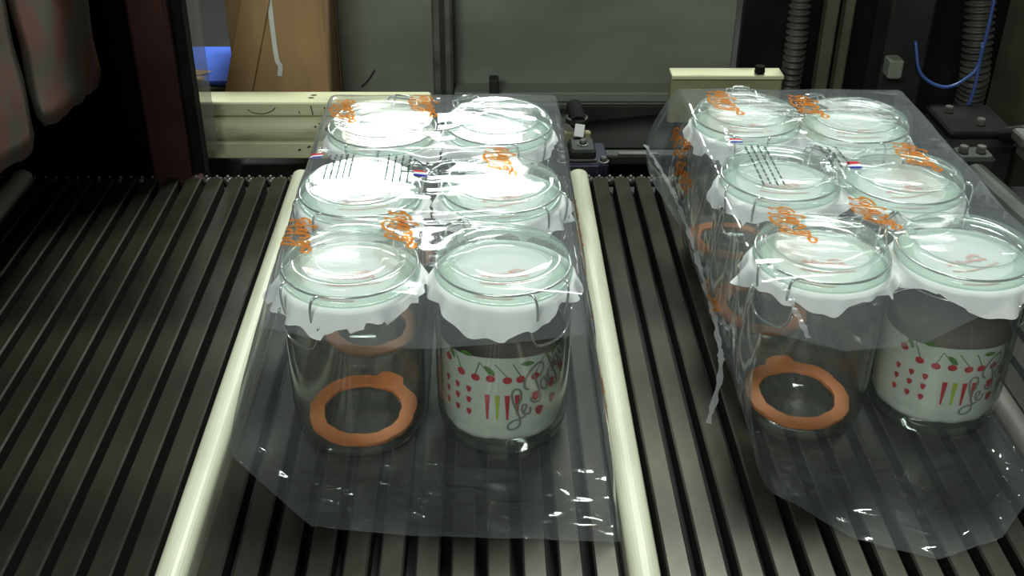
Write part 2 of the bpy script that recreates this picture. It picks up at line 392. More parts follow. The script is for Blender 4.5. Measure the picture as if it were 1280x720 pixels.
# dark tray behind conveyor
o = thing('drip_tray', 'dark sloping steel tray below the grey panel, between the two packs', 'tray', (.2, 1.36, -.05))
tm = MB(); tm.add([(.128, 1.305, -.001), (.300, 1.305, -.001), (.300, 1.43, .0005), (.128, 1.43, -.018), (.128, 1.305, -.006), (.300, 1.305, -.006), (.300, 1.43, -.005), (.128, 1.43, -.023)], [(0, 1, 2, 3), (7, 6, 5, 4), (0, 4, 5, 1), (1, 5, 6, 2), (2, 6, 7, 3), (3, 7, 4, 0)])
def opart(name, mb, mats): return bpart(name, mb, mats, o_tray, (-.2, -1.36, .05))
o_tray = o
opart('tray_sheet', tm, 'darker'); opart('tray_rim', MB().box((.126, 1.431, -.024), (.302, 1.44, .004), .001), 'dark')
opart('front_ledge', MB().box((.128, 1.285, -.016), (.300, 1.304, -.003), .002), 'dark')
opart('highlight_strip', MB().box((.163, 1.286, -.0028), (.198, 1.294, -.0012), .0006).box((.202, 1.287, -.0028), (.213, 1.293, -.0014), .0005), 'steel')  # lighter steel strips standing in for the highlight on the ledge
# bearing bracket
bk = thing('bearing_bracket', 'bolted dark bearing bracket at the end of the white bar behind the left pack', 'bracket', (.115, 1.25, -.02))
def kpart(name, mb, mats, **k): return bpart(name, mb, mats, bk, (-.115, -1.25, .02), **k)
kpart('base_plate', MB().box((.086, 1.236, -.02), (.146, 1.30, .008), .002), 'bluebk')
kpart('front_plate', MB().box((.098, 1.2335, -.010), (.134, 1.2358, .006), .0006), 'bluebk')
kpart('bearing_block', MB().box((.100, 1.244, .0085), (.131, 1.285, .022), .003), 'dark')
kpart('edge_strip', MB().box((.099, 1.2410, .0085), (.132, 1.2435, .0115), .0006), 'steel')
for x, y in ((.091, 1.243), (.140, 1.243), (.116, 1.262), (.092, 1.275)):
    z = .0225 if x == .116 else .0085
    kpart('bolt', MB().lathe([(0, .006), (.0032, .006), (.0045, .0045), (.0045, 0)], 6, 0, (x, y, z)).lathe([(.0048, .0012), (.0068, .0008), (.0068, -.0002)], 14, 0, (x, y, z)), 'steel')
kpart('tag_plate', MB().box((-.006, -.008, 0), (.006, .008, .002), .0005, 0, Matrix.Translation((.113, 1.285, .030)) @ Matrix.Rotation(.9, 4, 'X') @ Matrix.Rotation(-.15, 4, 'Z')), 'white')
mb = MB(); mb.tube([(.112, 1.296, .036), (.109, 1.33, .045)], .010, 14); kpart('shaft', mb, 'darker', smooth=False)
kpart('roller_collar', MB().lathe([(.011, -.004), (.014, -.003), (.014, .003), (.011, .004)], 20, 0, (.111, 1.305, .037)), 'dark')
kpart('yellow_tab', MB().box((.094, 1.288, .012), (.128, 1.296, .027), .002), 'yellow')

# ------------------------------------------------------------------ right machine
yp = thing('cover_plate', 'pale yellow steel cover plate behind the back left jar of the right pack', 'plate', (.32, 1.36, -.03))
def ypart(name, mb, mats): return bpart(name, mb, mats, yp, (-.32, -1.36, .03))
ypart('plate_sheet', MB().box((.238, 1.385, -.03), (.383, 1.40, .060), .002), 'yellow')
ypart('plate_rim', MB().box((.238, 1.380, .0605), (.383, 1.41, .066), .001), 'beam')
ypart('knob', MB().lathe([(0, .012), (.006, .010), (.007, .002), (.005, 0)], 14, 0, (.352, 1.388, .0665)), 'darker')
def hose(name, pts, r, label):
    Q = catmull(pts, 24); P = []; R = []
    L = 0
    for i, q in enumerate(Q):
        if i: L += np.linalg.norm(q - Q[i - 1])
        P.append(q); R.append(r * (1 + .16 * math.sin(L / .0085 * 2 * math.pi)))
    # resample finely so that the corrugation shows
    P2 = []; R2 = []
    d = [0]
    for i in range(1, len(Q)): d.append(d[-1] + np.linalg.norm(Q[i] - Q[i - 1]))
    for s in np.arange(0, d[-1], .0014):
        P2.append([np.interp(s, d, [q[k] for q in Q]) for k in range(3)]); R2.append(r * (1 + .16 * math.sin(s / .0085 * 2 * math.pi)))
    o = MB().tube(P2, R2, 14).build(name, 'hose', None, True); tag(o, label, 'hose'); return o
hose('corrugated_hose', [(.403, 1.44, -.15), (.402, 1.42, .02), (.400, 1.41, .10), (.398, 1.42, .24)], .0125, 'grey corrugated hose rising behind the right pack, beside the yellow cover plate')
hose('corrugated_hose', [(.652, 1.44, -.12), (.648, 1.42, .02), (.640, 1.41, .08), (.625, 1.43, .24)], .017, 'dark corrugated hose rising at far right beside the blue air tube')
ur = thing('upright_rail', 'pair of olive painted upright rails between the hoses behind the right pack', 'rail', (.45, 1.40, -.9))
for x, w_, mt in ((.436, .016, 'olive'), (.458, .012, 'olive')):
    o = MB().box((x - w_ / 2, 1.39, -.9), (x + w_ / 2, 1.41, .24), .002).build('rail', mt, ur); o.location = (-.45, -1.40, .9)
o = MB().box((.425, 1.411, .18), (.468, 1.42, .20), .001).build('cross_piece', 'darker', ur); o.location = (-.45, -1.40, .9)
rb = thing('right_machine_frame', 'dark oily machine frame filling the background behind and right of the right pack', 'machine', (.70, 1.2, -.9))
def rpart(name, mb, mats, **k): return bpart(name, mb, mats, rb, (-.70, -1.2, .9), **k)
rpart('back_sheet', MB().box((.35, 1.50, -.9), (1.25, 1.52, .25), .003), 'darker')
rpart('side_sheet', MB().box((.565, .70, -.9), (.58, 1.22, .02), .003), 'dark')
rpart('air_cylinder', MB().tube([(.560, .86, .045), (.545, 1.14, .035)], .017, 18), 'dark', smooth=False)
rpart('cylinder_head', MB().box((.525, 1.141, .012), (.568, 1.175, .058), .004), 'dark'); rpart('cylinder_foot', MB().box((.540, .825, .021), (.582, .858, .066), .004), 'dark')
rpart('cylinder_rod', MB().tube([(.5445, 1.176, .034), (.5435, 1.235, .030)], .006, 12), 'steel')
rpart('valve_block', MB().box((.610, .95, .02), (.650, 1.06, .075), .004).box((.618, .97, .0755), (.642, 1.00, .088), .002), 'darker')
rpart('gearbox', MB().box((.55, 1.24, -.12), (.64, 1.34, .035), .008), 'dark')
rpart('gearbox_lid', MB().box((.555, 1.245, .0355), (.635, 1.335, .045), .003), 'darker')
rpart('motor', MB().tube([(.52, 1.30, .02), (.46, 1.30, .02)], .034, 20), 'dark')
rpart('motor_end', MB().tube([(.4595, 1.30, .02), (.452, 1.30, .02)], [.034, .027], 20), 'darker')
rpart('upright', MB().box((.500, 1.36, -.9), (.555, 1.42, .24), .004), 'dark')
rpart('tall_cover', MB().box((.66, 1.20, -.9), (.90, 1.40, .22), .006), 'olive')
rpart('lamp_box', MB().box((.500, 1.335, .078), (.518, 1.359, .102), .002), 'panel')
rpart('small_bracket', MB().box((.590, 1.10, .060), (.600, 1.15, .095), .002).box((.575, 1.11, .083), (.589, 1.14, .095), .002), 'steel')
for k, (x, y, z) in enumerate(((.535, 1.158, .0585), (.555, 1.158, .0585), (.60, 1.27, .0455), (.575, 1.31, .0455))):
    rpart('bolt', MB().lathe([(0, .007), (.005, .007), (.006, .005), (.006, 0)], 6, 0, (x, y, z)), 'steel')
rpart('rod', MB().tube([(.50, 1.20, .01), (.47, 1.02, -.02)], .006, 10), 'steel')
rpart('connecting_pipe', MB().tube([(.60, 1.20, .06), (.62, 1.10, .11), (.70, 1.02, .12)], .010, 10), 'dark', smooth=True)
at = MB(); at.tube(catmull([(.535, 1.358, .12), (.545, 1.345, .082), (.575, 1.34, .066), (.603, 1.345, .075), (.618, 1.35, .10), (.622, 1.36, .20), (.62, 1.38, .30)], 8), .0022, 8)
at.tube(catmull([(.618, 1.352, .12), (.617, 1.345, .06), (.612, 1.35, .02), (.606, 1.36, -.02)], 8), .0022, 8)
o = at.build('air_tube', 'tube_blue', None, True); tag(o, 'thin blue air tube looping among dark machine parts at upper right', 'tube')

# ------------------------------------------------------------------ jars
HZ = .0032                                   # jars stand on the bottom sheet of the film
body_prof = [(0, .0035), (.036, .0025), (.0415, .0), (.0445, .0003), (.0475, .0035), (.0508, .012), (.0525, .024), (.0530, .05), (.0530, .110), (.0520, .118), (.0490, .1245), (.0478, .128), (.0478, .1315), (.0508, .1335), (.0512, .1385), (.0495, .1400), (.0462, .1396), (.0452, .1365), (.0452, .1285), (.0468, .1235), (.0490, .1165), (.0496, .108), (.0496, .024), (.0480, .0135), (.0440, .0085), (0, .0070)]
lid_prof = [(0, .1436), (.0405, .1436), (.047, .1425), (.0512, .1422), (.0524, .1434), (.0526, .1462), (.0515, .1482), (.0497, .1492), (.0492, .1506), (.0497, .1530), (.0493, .1560), (.0478, .1578), (.0450, .1582), (.0412, .1576), (.0385, .1560), (.0370, .1542), (.0350, .1534), (.0200, .1538), (0, .1544)]
def make_wire():
    mb = MB(); N = 64; R = .00105
    mb.tube([(.0497 * math.cos(2 * math.pi * k / N), .0497 * math.sin(2 * math.pi * k / N), .1296) for k in range(N)], R, 8, closed=True)
    arc = [(.0507 * math.cos(a), .0507 * math.sin(a), .1506) for a in np.linspace(math.radians(18), math.radians(342), 70)]
    # hinge at +x: both ends of the lid wire run out into a flat rectangular loop
    e = .0507 * math.sin(math.radians(18))
    loop = [(.058, -e, .1515), (.0625, -e * .9, .155), (.0625, e * .9, .155), (.058, e, .1515)]
    mb.tube(arc + loop + arc[:1], R, 8)
    mb.tube([(.0500, -e * .6, .1296), (.0570, -e * .6, .1310), (.0600, -e * .6, .150), (.0635, -e * .5, .1575), (.0635, e * .5, .1575), (.0600, e * .6, .150), (.0570, e * .6, .1310), (.0500, e * .6, .1296)], R, 8)
    return mb
def make_latch():
    mb = MB(); R = .0011
    for s in (-1, 1):
        mb.tube(catmull([(-.0500, s * .017, .1515), (-.0545, s * .016, .1510), (-.0568, s * .015, .146), (-.0565, s * .014, .134), (-.0540, s * .0135, .1255)], 4), R, 8)
    mb.tube(catmull([(-.0535, -.0205, .1296), (-.0560, -.020, .128), (-.0560, -.018, .118), (-.0555, -.012, .1085), (-.0558, 0, .1065), (-.0555, .012, .1085), (-.0560, .018, .118), (-.0560, .020, .128), (-.0535, .0205, .1296)], 4), R, 8)
    return mb
jar_kids = None
def make_jar(x, y, hinge_deg, label):
    global jar_kids
    t = thing('clip_top_jar', label, 'jar', (x, y, HZ), math.radians(hinge_deg), 'clip-top glass jars in the two film packs')
    if jar_kids is None:
        jar_kids = [MB().lathe(body_prof, 80).build('glass_body', 'glass', t, True), MB().lathe([q for q in lid_prof if q[0] < .0392 and q[1] < .15] + [(.0371, .1436)], 80, 0).lathe([(.0371, .1436)] + [q for q in lid_prof if q[0] > .0400] + [(.0385, .1560), (.0371, .1542)], 80, 1).lathe([(.0371, .1542)] + lid_prof[-3:], 80, 0).build('glass_lid', ['lid', 'lid_rim'], t, True),
                    make_wire().build('wire_bail', 'wire', t, True), make_latch().build('wire_latch', 'wire', t, True)]
    else:
        for k in jar_kids:
            c = k.copy(); S.collection.objects.link(c); c.parent = t
    return t
def make_paper(x, y, label, seed, lobes, rag=1.0):
    """white paper disc clamped under the lid; the rim outside the jar mouth is bent down and torn"""
    rng = np.random.RandomState(seed); N = 160; M = 16
    th = np.linspace(0, 2 * math.pi, N, endpoint=False)
    ext = .0135 + .0045 * vnoise(th * 1.6 + seed * 7, th * 0 + seed, seed) + .003 * rag * vnoise(th * 6, th * 0, seed + 5)
    ext += .0022 * rag * np.sign(vnoise(th * 3.5, th * 0 + 3, seed + 9))
    for (deg, wd, amt) in lobes:
        d = np.abs((np.degrees(th) - deg + 180) % 360 - 180); ext += amt * np.exp(-(d / wd) ** 2)
    ext = np.clip(ext, .003, .032)
    V = [(0, 0, .1419)]; F = []
    for j in range(1, M + 1):
        for k in range(N):
            if j <= 6: r = .0514 * j / 6; X, Z = r, .1419 - (.0002 if j < 6 else .0008)
            else:
                q = ext[k] * (j - 6) / (M - 6)
                drop = 1.10 + .12 * math.sin(th[k] * 7 + seed) + .10 * math.sin(th[k] * 13 + seed * 2)
                ang = min(drop, q / .006)
                X = .0514 + min(q, .004) * .8 + max(0, q - .004) * math.cos(drop) ; Z = .1411 - min(q, .004) * .45 - max(0, q - .004) * math.sin(drop)
                X += .0012 * math.sin(th[k] * 16 + seed) * (q / .015)
            V.append((X * math.cos(th[k]), X * math.sin(th[k]), Z))
    for k in range(N): F.append((0, 1 + k, 1 + (k + 1) % N))
    for j in range(M - 1):
        for k in range(N):
            a = 1 + j * N + k; b = 1 + j * N + (k + 1) % N; F.append((a, a + N, b + N, b))
    p = mesh_obj('paper_disc', V, F, 'paper', None, True)
    p.location = (x, y, HZ); tag(p, label, 'paper', 'torn paper discs under the jar lids')
    pk = MB(); f = lambda a, b: (a, b, .14215)
    a0 = rng.uniform(-.2, .3); ca, sa = math.cos(a0), math.sin(a0)
    f2 = lambda a, b: f(ca * a - sa * b + .002, sa * a + ca * b - .006)
    lev = [0]
    def stroke(pts, w):
        lev[0] += 1; z = .14215 + lev[0] * .00003
        ribbon(pk, pts, w, lambda a, b: (*f2(a, b)[:2], z), per=5)
    stroke([(-.018 + i * .0034, (.0022 if i % 2 else -.0022) * (1 - .03 * i) + .0007 * rng.randn()) for i in range(11)], .0030)
    stroke([(-.020, -.0105), (-.006, -.0130), (.010, -.0105), (.022, -.007)], .0019)
    stroke([(.002, .004), (.008, .0075), (.014, .006)], .0036)
    stroke([(-.024, -.029), (-.010, -.034), (.004, -.0345)], .0018)
    pk.build('pink_print', 'pink', p)
    return p
def make_ring(x, y, label, rz, tilt):
    mb = MB(); N = 72; V = []; F = []
    ri, ro, h = .0312, .0428, .0032
    for k in range(N):
        a = 2 * math.pi * k / N; wob = .0004 * math.sin(a * 9) + .0003 * math.sin(a * 17 + 1)
        d = abs((math.degrees(a) - 62 + 180) % 360 - 180); tab = .0115 * max(0, 1 - (d / 17) ** 4) + .0015 * math.exp(-((d - 45) / 14) ** 2)
        wr = .0006 * math.sin(3 * a + .5)
        for r, z in ((ri + wob, 0), (ro + wob, 0), (ro + .0005 + wob, h / 2), (ro + wob, h), (ri + wob, h), (ri - .0004 + wob, h / 2)):
            if r > .04: r = min(r + tab, .0478); z2 = z + max(0, tab - .004) * .4
            else: z2 = z
            V.append((r * math.cos(a), r * math.sin(a), z2 + wr))
    for k in range(N):
        for j in range(6):
            F.append((k * 6 + j, ((k + 1) % N) * 6 + j, ((k + 1) % N) * 6 + (j + 1) % 6, k * 6 + (j + 1) % 6))
    o = mesh_obj('rubber_ring', V, F, 'rubber', None, True); o.data.set_sharp_from_angle(angle=.7)
    o.location = (x, y, HZ + .0092 + .0425 * math.sin(abs(tilt))); o.rotation_euler = (tilt, 0, rz); tag(o, label, 'ring', 'orange rubber rings inside the jars'); return o
LOGO = [  # the script logo as pen strokes, x to the right, y down
    ([(300, 350), (380, 330), (440, 270), (465, 205), (430, 168), (375, 195), (320, 290), (280, 400), (240, 510), (180, 570), (110, 560), (78, 520), (105, 480), (170, 472), (240, 505), (310, 520)], 36),
    ([(318, 470), (380, 440), (396, 405), (365, 392), (328, 430), (315, 485), (345, 528), (385, 510), (410, 475)], 34),
    ([(690, 165), (645, 280), (600, 400), (560, 480), (515, 500), (475, 465), (470, 420), (490, 385)], 42),
    ([(540, 285), (518, 240), (560, 170), (650, 122), (740, 105), (815, 118), (832, 165), (790, 225), (712, 262)], 36),
    ([(735, 320), (690, 320), (645, 380), (642, 440), (675, 462), (715, 410), (742, 322), (725, 410), (745, 450)], 34),
    ([(775, 320), (760, 445)], 34), ([(765, 385), (795, 325), (840, 300)], 30),
    ([(978, 155), (960, 125), (925, 140), (900, 230), (870, 370), (840, 500), (805, 565), (770, 555), (760, 512)], 34), ([(830, 372), (905, 350)], 24),
    ([(990, 268), (945, 278), (915, 340), (930, 400), (970, 380), (1003, 268), (985, 355), (1010, 388)], 32),
    ([(1058, 245), (1040, 350), (1070, 375)], 32), ([(1066, 205), (1098, 190)], 30),
    ([(1142, 150), (1112, 320), (1130, 345), (1165, 310)], 34), ([(1110, 188), (1178, 172)], 26),
    ([(1162, 315), (1150, 365), (1085, 425), (1010, 452), (915, 468)], 34)]
def make_cherry_label(x, y, label):
    t = thing('cherry_label', label, 'label', (x, y, HZ), 0, 'cherry print labels rolled inside the jars')
    R = .0486; N = 140; M = 26; V = []; F = []
    rng = np.random.RandomState(4)
    for j in range(M + 1):
        z = .0105 + (.0935 - .0105) * j / M
        for k in range(N):
            a = 2 * math.pi * k / N
            cr = max(0, 1 - z / .032)
            rr = R - .0032 * cr * (1 + vnoise(np.array(a * 7), np.array(z * 160), 3)) - .010 * max(0, 1 - (z - .0105) / .009) ** 2
            zz = z + .0016 * math.sin(a * 3) * (j / M) + .002 * cr * float(vnoise(np.array(a * 4), np.array(1.0), 5))
            V.append((rr * math.cos(a), rr * math.sin(a), zz))
    for j in range(M):
        for k in range(N): F.append((j * N + k, j * N + (k + 1) % N, (j + 1) * N + (k + 1) % N, (j + 1) * N + k))
    n0 = len(V); V += [(x * .988, y * .988, z) for x, y, z in V]; nf = len(F); F += [tuple(n0 + i for i in reversed(q)) for q in F]
    mesh_obj('card_band', V, F, None, t, True, ['label', 'label_back'], [0] * nf + [1] * nf)
    RR = R + .0006
    def f(s, z):          # s in degrees from the front, to the right
        a = math.radians(s - 90); return (RR * math.cos(a), RR * math.sin(a), z)
    D = 360 / (2 * math.pi * RR)             # degrees per metre
    fc = lambda s, z: f(s, z)
    red, grn, lime, scr = MB(), MB(), MB(), MB()
    ch_ = [(-58, .083), (-41, .0765), (-26, .0755), (-12, .0765), (3, .0755), (15, .0755), (29, .0755), (50, .079), (62, .074)]
    for i, (s, z) in enumerate(ch_):
        blob(red, disc_pts(s, z, .0036 * D, .0032, 14), f)
    for i, (s, z, tx, tz) in enumerate([(-58, .083, -50, .094), (-41, .0765, -48, .092), (-26, .0755, -22, .090), (-12, .0765, -22, .090), (3, .0755, -8, .090), (15, .0755, 8, .090), (29, .0755, 40, .093), (50, .079, 40, .093)]):
        ribbon(grn, [(s, z + .003), ((s + tx) / 2 + 2, (z + tz) / 2 + .002), (tx, tz)], .0009, lambda a, b: f(a, b), per=5) if False else blob(grn, [(s - .5, z + .003), (s + .5, z + .003), (tx + .5, tz), (tx - .5, tz)], f)
    for (s, z, a) in ((-35, .0945, .0), (-13, .0835, -.8), (21, .0885, -.1), (52, .0935, .9), (-53, .090, -1.0)):
        L = [(-1, 0), (-.5, .75), (.2, .9), (.8, .45), (1, 0), (.5, -.5), (-.3, -.6)]
        P = []
        for (u, v) in L:
            uu, vv = u * .0058, v * .0028
            P.append((s + (uu * math.cos(a) - vv * math.sin(a)) * D, z + uu * math.sin(a) + vv * math.cos(a)))
        blob(grn, P, f)
    for i, s in enumerate((-60, -46, -33)):
        for j, z in enumerate((.0625, .0525, .0415)):
            blob(red, [(s + dx * D * .0026, z + dz * .0032) for dx, dz in ((-.9, .7), (0, 1), (.9, .7), (.7, -.3), (0, -1), (-.7, -.3))], f)
    for s, mbx, l in ((-15, red, 0), (-6, lime, 0), (3, red, 0), (12, red, .004)):
        blob(mbx, [(s - .0020 * D, .0615), (s + .0020 * D, .0615), (s + .0008 * D, .0385 + l), (s - .0006 * D, .0385 + l)], f)
    for s, z in ((30, .057), (48, .063), (34, .042), (50, .047), (64, .055), (66, .068)):
        blob(red, [(s + dx * D * .0042, z + dz * .0046) for dx, dz in ((-.9, .6), (-.3, 1), (.4, .9), (.95, .5), (.6, -.5), (0, -1), (-.7, -.4))], f)
    k = 7.4e-5
    for pts, wd in LOGO:
        Q = catmull(pts, 4); V = []
        for i, q in enumerate(Q):
            tt = Q[min(i + 1, len(Q) - 1)] - Q[max(i - 1, 0)]; tt = tt / (np.linalg.norm(tt) + 1e-9); nn = np.array((-tt[1], tt[0])) * 11
            for e in (q + nn, q - nn):
                dx, dz = (e[0] - 75) * k, -(e[1] - 520) * k
                a = math.radians(38); dx, dz = dx * math.cos(a) - dz * math.sin(a), dx * math.sin(a) + dz * math.cos(a)
                V.append(tuple(np.array(f(4 + dx * D, .030 + dz)) * np.array((1.004, 1.004, 1))))
        scr.add(V, [(2 * i, 2 * i + 1, 2 * i + 3, 2 * i + 2) for i in range(len(Q) - 1)])
    red.build('red_fruit_print', 'red', t); grn.build('green_leaf_print', 'green', t); lime.build('lime_print', 'lime', t); scr.build('grey_script_print', 'script', t)
    return t

# x, y, hinge angle, row, column words
LP = [(-.1030, .7390, 52, 'front left'), (.0120, .7410, 128, 'front right'), (-.1072, .8640, 40, 'middle left'), (.0115, .8710, 146, 'middle right'), (-.0995, 1.0030, 75, 'back left'), (.0110, 1.0100, 122, 'back right')]
RP = [(.2580, .7570, 38, 'front left'), (.3700, .7600, 138, 'front right'), (.2560, .8930, 42, 'middle left'), (.3620, .8860, 150, 'middle right'), (.2530, 1.0270, 84, 'back left'), (.3550, 1.0130, 118, 'back right')]
seed = 0
lob = {('left', 'front left'): [(200, 25, .011), (265, 30, .003), (330, 22, -.007), (20, 8, .005)], ('left', 'front right'): [(265, 40, .009), (215, 14, -.004), (318, 8, -.006), (0, 16, .006), (185, 20, .004)],
       ('left', 'middle right'): [(330, 20, .004), (0, 14, .006), (190, 10, .004)], ('right', 'front left'): [(165, 30, .009), (215, 16, -.008), (262, 20, .007), (300, 16, -.003)],
       ('right', 'front right'): [(262, 16, .005), (225, 16, -.009), (285, 10, .004)], ('right', 'middle left'): [(180, 20, .006), (230, 30, .004)], ('right', 'back left'): [(190, 6, .010), (225, 30, .004), (320, 20, .006)]}
for pk, P in (('left', LP), ('right', RP)):
    for (x, y, h, w_) in P:
        seed += 1
        inside = {'front left': ' with an orange rubber ring inside', 'front right': ' with a cherry label inside'}.get(w_, '')
        make_jar(x, y, h, f'clear clip-top glass jar{inside}, {w_} of the {pk} pack')
        make_paper(x, y, f'ragged white paper disc under the lid of the {w_} jar in the {pk} pack', seed, lob.get((pk, w_), [(260, 40, .004)]), .35 if w_ == 'front right' else 1.0)
        if w_.endswith('left'):
            make_ring(x + (.0015 if pk == 'left' else -.001), y, f'orange rubber sealing ring at the bottom of the {w_} jar in the {pk} pack', math.radians({'front left': 0, 'middle left': 40, 'back left': 100}[w_] + (35 if pk == 'right' else 0)), math.radians(4))
        if w_ == 'front right':
            cl = make_cherry_label(x, y, f'white label printed with cherries rolled inside the front right jar of the {pk} pack')
            cl.scale = (1, 1, 1 if pk == 'left' else .93)

# ------------------------------------------------------------------ film sleeves
class Film:
    def __init__(s, bl, tl, tr, br, jars, y_top, y_left, y_right, y_bot, yback, seed, bulge=0, amp=1.0, ridges=()):
        nL, nT, nR, nB, nv = 80, 230, 80, 60, 330
        s.n = (nL, nT, nR, nB); s.nv = nv; s.W = tr - tl; s.tl, s.tr = tl, tr
        segs = [(bl, tl, nL), (tl, tr, nT), (tr, br, nR), (br, bl, nB)]
        v = np.linspace(0, 1, nv)[None, :]
        X = []; Zs = []; YF = []; kind = []
        for i, (a, b, n) in enumerate(segs):
            t = np.arange(n) / n
            X.append(a + (b - a) * t); Zs.append([t, np.ones(n), 1 - t, np.zeros(n)][i])
            yf = [y_left + (y_top[0] - y_left) * t, np.interp(t, np.linspace(0, 1, len(y_top)), y_top), y_top[-1] + (y_right - y_top[-1]) * t, np.interp(t, np.linspace(0, 1, len(y_bot)), y_bot)][i]
            YF.append(yf); kind.append(np.full(n, i))
        X = np.concatenate(X)[:, None] + 0 * v; Zs = np.concatenate(Zs)[:, None]; YF = np.concatenate(YF)[:, None]; kind = np.concatenate(kind)[:, None]
        Y = YF + (yback - YF) * v
        s.YF, s.yb = YF, yback
        jf = min(j[1] for j in jars) - .052; jb = max(j[1] for j in jars) + .053
        d = np.full(Y.shape, 9.0)
        for j in jars: d = np.minimum(d, np.hypot(X - j[0], Y - j[1]))
        sag = np.clip(d - .046, 0, .05)
        zt = .1632 - .14 * np.minimum(sag, .03)
        fr = np.clip(jf - Y, 0, None); zt = zt - .95 * fr ** 2 / (fr + .012)
        bk = np.clip(Y - jb, 0, None); zt = zt - .5 * bk ** 2 / (bk + .02)
        Z = .0022 + (zt - .0022) * Zs
        # wrinkles: long fine tension lines across the top, upright folds on the sides
        gapw = np.clip((d - .030) / .03, 0, 1)
        wr = .00035 * vnoise(X / .07 + 1.7 * Y, Y / .0085 + X * 9, seed) + .0009 * vnoise(X / .05, Y / .026 - X * 12, seed + 1)
        wr = wr * (.08 + .75 * gapw)
        for (xa, ya, xb, yb_, hgt, wdt) in ridges:          # tension folds pulled straight between the lids
            ux, uy = xb - xa, yb_ - ya; L = math.hypot(ux, uy); ux /= L; uy /= L
            t_ = ((X - xa) * ux + (Y - ya) * uy) / L; q_ = -(X - xa) * uy + (Y - ya) * ux
            q_ = q_ - .004 * np.sin(t_ * math.pi) * (1 if hgt > .0009 else -1)
            wr = wr + hgt * np.exp(-(q_ / wdt) ** 2) * np.clip(np.minimum(t_, 1 - t_) / .2, 0, 1) * ((t_ > 0) & (t_ < 1))
        Z = Z + np.where(kind == 1, wr, 0)
        fold = (amp * .0030 * vnoise(Y / .020 + Zs * 1.3, Zs * 2.0 + Y * 8, seed + 3) + .0009 * vnoise(Y / .010 - Zs * .9, Zs * 3, seed + 4)) * np.sin(np.pi * np.clip(Zs, 0, 1)) ** .7
        bul = bulge * np.sin(np.pi * Zs)
        tail = (.026 * np.clip((Y - .97) / .14, 0, 1) ** 1.5 + .004) * np.sin(np.pi * np.clip(Zs, 0, 1)) * (1 if bulge > .005 else 0)
        X = X + np.where(kind == 0, fold - bul - tail, 0) + np.where(kind == 2, fold * .9 + bul, 0)
        Z = Z + np.where(kind == 3, np.maximum(0, .0014 * vnoise(X / .018, Y / .014, seed + 6) + np.where(Y < jf, .0016 * vnoise(X / .01, Y / .008, seed + 7), 0)) * (Y < jf + .02), 0)
        G = np.stack([X, Y, Z], -1)
        k = np.exp(-(np.arange(-6, 7) / 3.0) ** 2); k /= k.sum()
        # round the four long corners
        P = np.concatenate([G[-6:], G, G[:6]], 0)
        Gs = sum(k[i] * P[i:i + len(G)] for i in range(13))
        m_ = (kind <= 2).astype(float)[:, :, None]; G = Gs * m_ + G * (1 - m_)
        G[:, :, 2] = np.maximum(G[:, :, 2], .0012)
        s.G = G; s.yf_u = YF[:, 0]
        du = np.gradient(G, axis=0); dv = np.gradient(G, axis=1); s.N = np.cross(dv, du); s.N /= np.linalg.norm(s.N, axis=2, keepdims=True) + 1e-12
    def build(s, parent):
        n, nv = s.G.shape[:2]; V = s.G.reshape(-1, 3)
        me = bpy.data.meshes.new('film_sheet')
        i = np.arange(n)[:, None]; j = np.arange(nv - 1)[None, :]; i2 = (i + 1) % n
        F = np.stack([i * nv + j, i * nv + j + 1, i2 * nv + j + 1, i2 * nv + j], -1).reshape(-1, 4)
        me.vertices.add(len(V)); me.vertices.foreach_set('co', V.ravel())
        me.loops.add(F.size); me.loops.foreach_set('vertex_index', F.ravel().astype(np.int32))
        me.polygons.add(len(F)); me.polygons.foreach_set('loop_start', np.arange(0, F.size, 4, dtype=np.int32)); me.polygons.foreach_set('loop_total', np.full(len(F), 4, dtype=np.int32))
        me.polygons.foreach_set('use_smooth', np.ones(len(F), dtype=bool))
        me.update(calc_edges=True); me.validate(); me.materials.append(MT['film'])
        return link('film_sheet', me, parent)
    def at(s, a, y, off=.0009):
        """a: metres across the sleeve from the top left corner (below 0 = left side, past W = right side)"""
        nL, nT, nR, nB = s.n
        if a < 0: u = nL + a / .165 * nL
        elif a <= s.W: u = nL + a / s.W * nT
        else: u = nL + nT + (a - s.W) / .165 * nR
        u = min(max(u, 0), nL + nT + nR - 1.01); iu = int(u); fu = u - iu
        v = (y - s.yf_u[iu]) / (s.yb - s.yf_u[iu]) * (s.nv - 1); v = min(max(v, 0), s.nv - 1.01); iv = int(v); fv = v - iv
        q = lambda A: (A[iu, iv] * (1 - fu) + A[iu + 1, iv] * fu) * (1 - fv) + (A[iu, iv + 1] * (1 - fu) + A[iu + 1, iv + 1] * fu) * fv
        nrm = q(s.N); p = q(s.G)
        c_ = np.array(((s.tl + s.tr) / 2, p[1], .07))
        if np.dot(nrm, p - c_) < 0: nrm = -nrm
        return tuple(p + nrm * off)

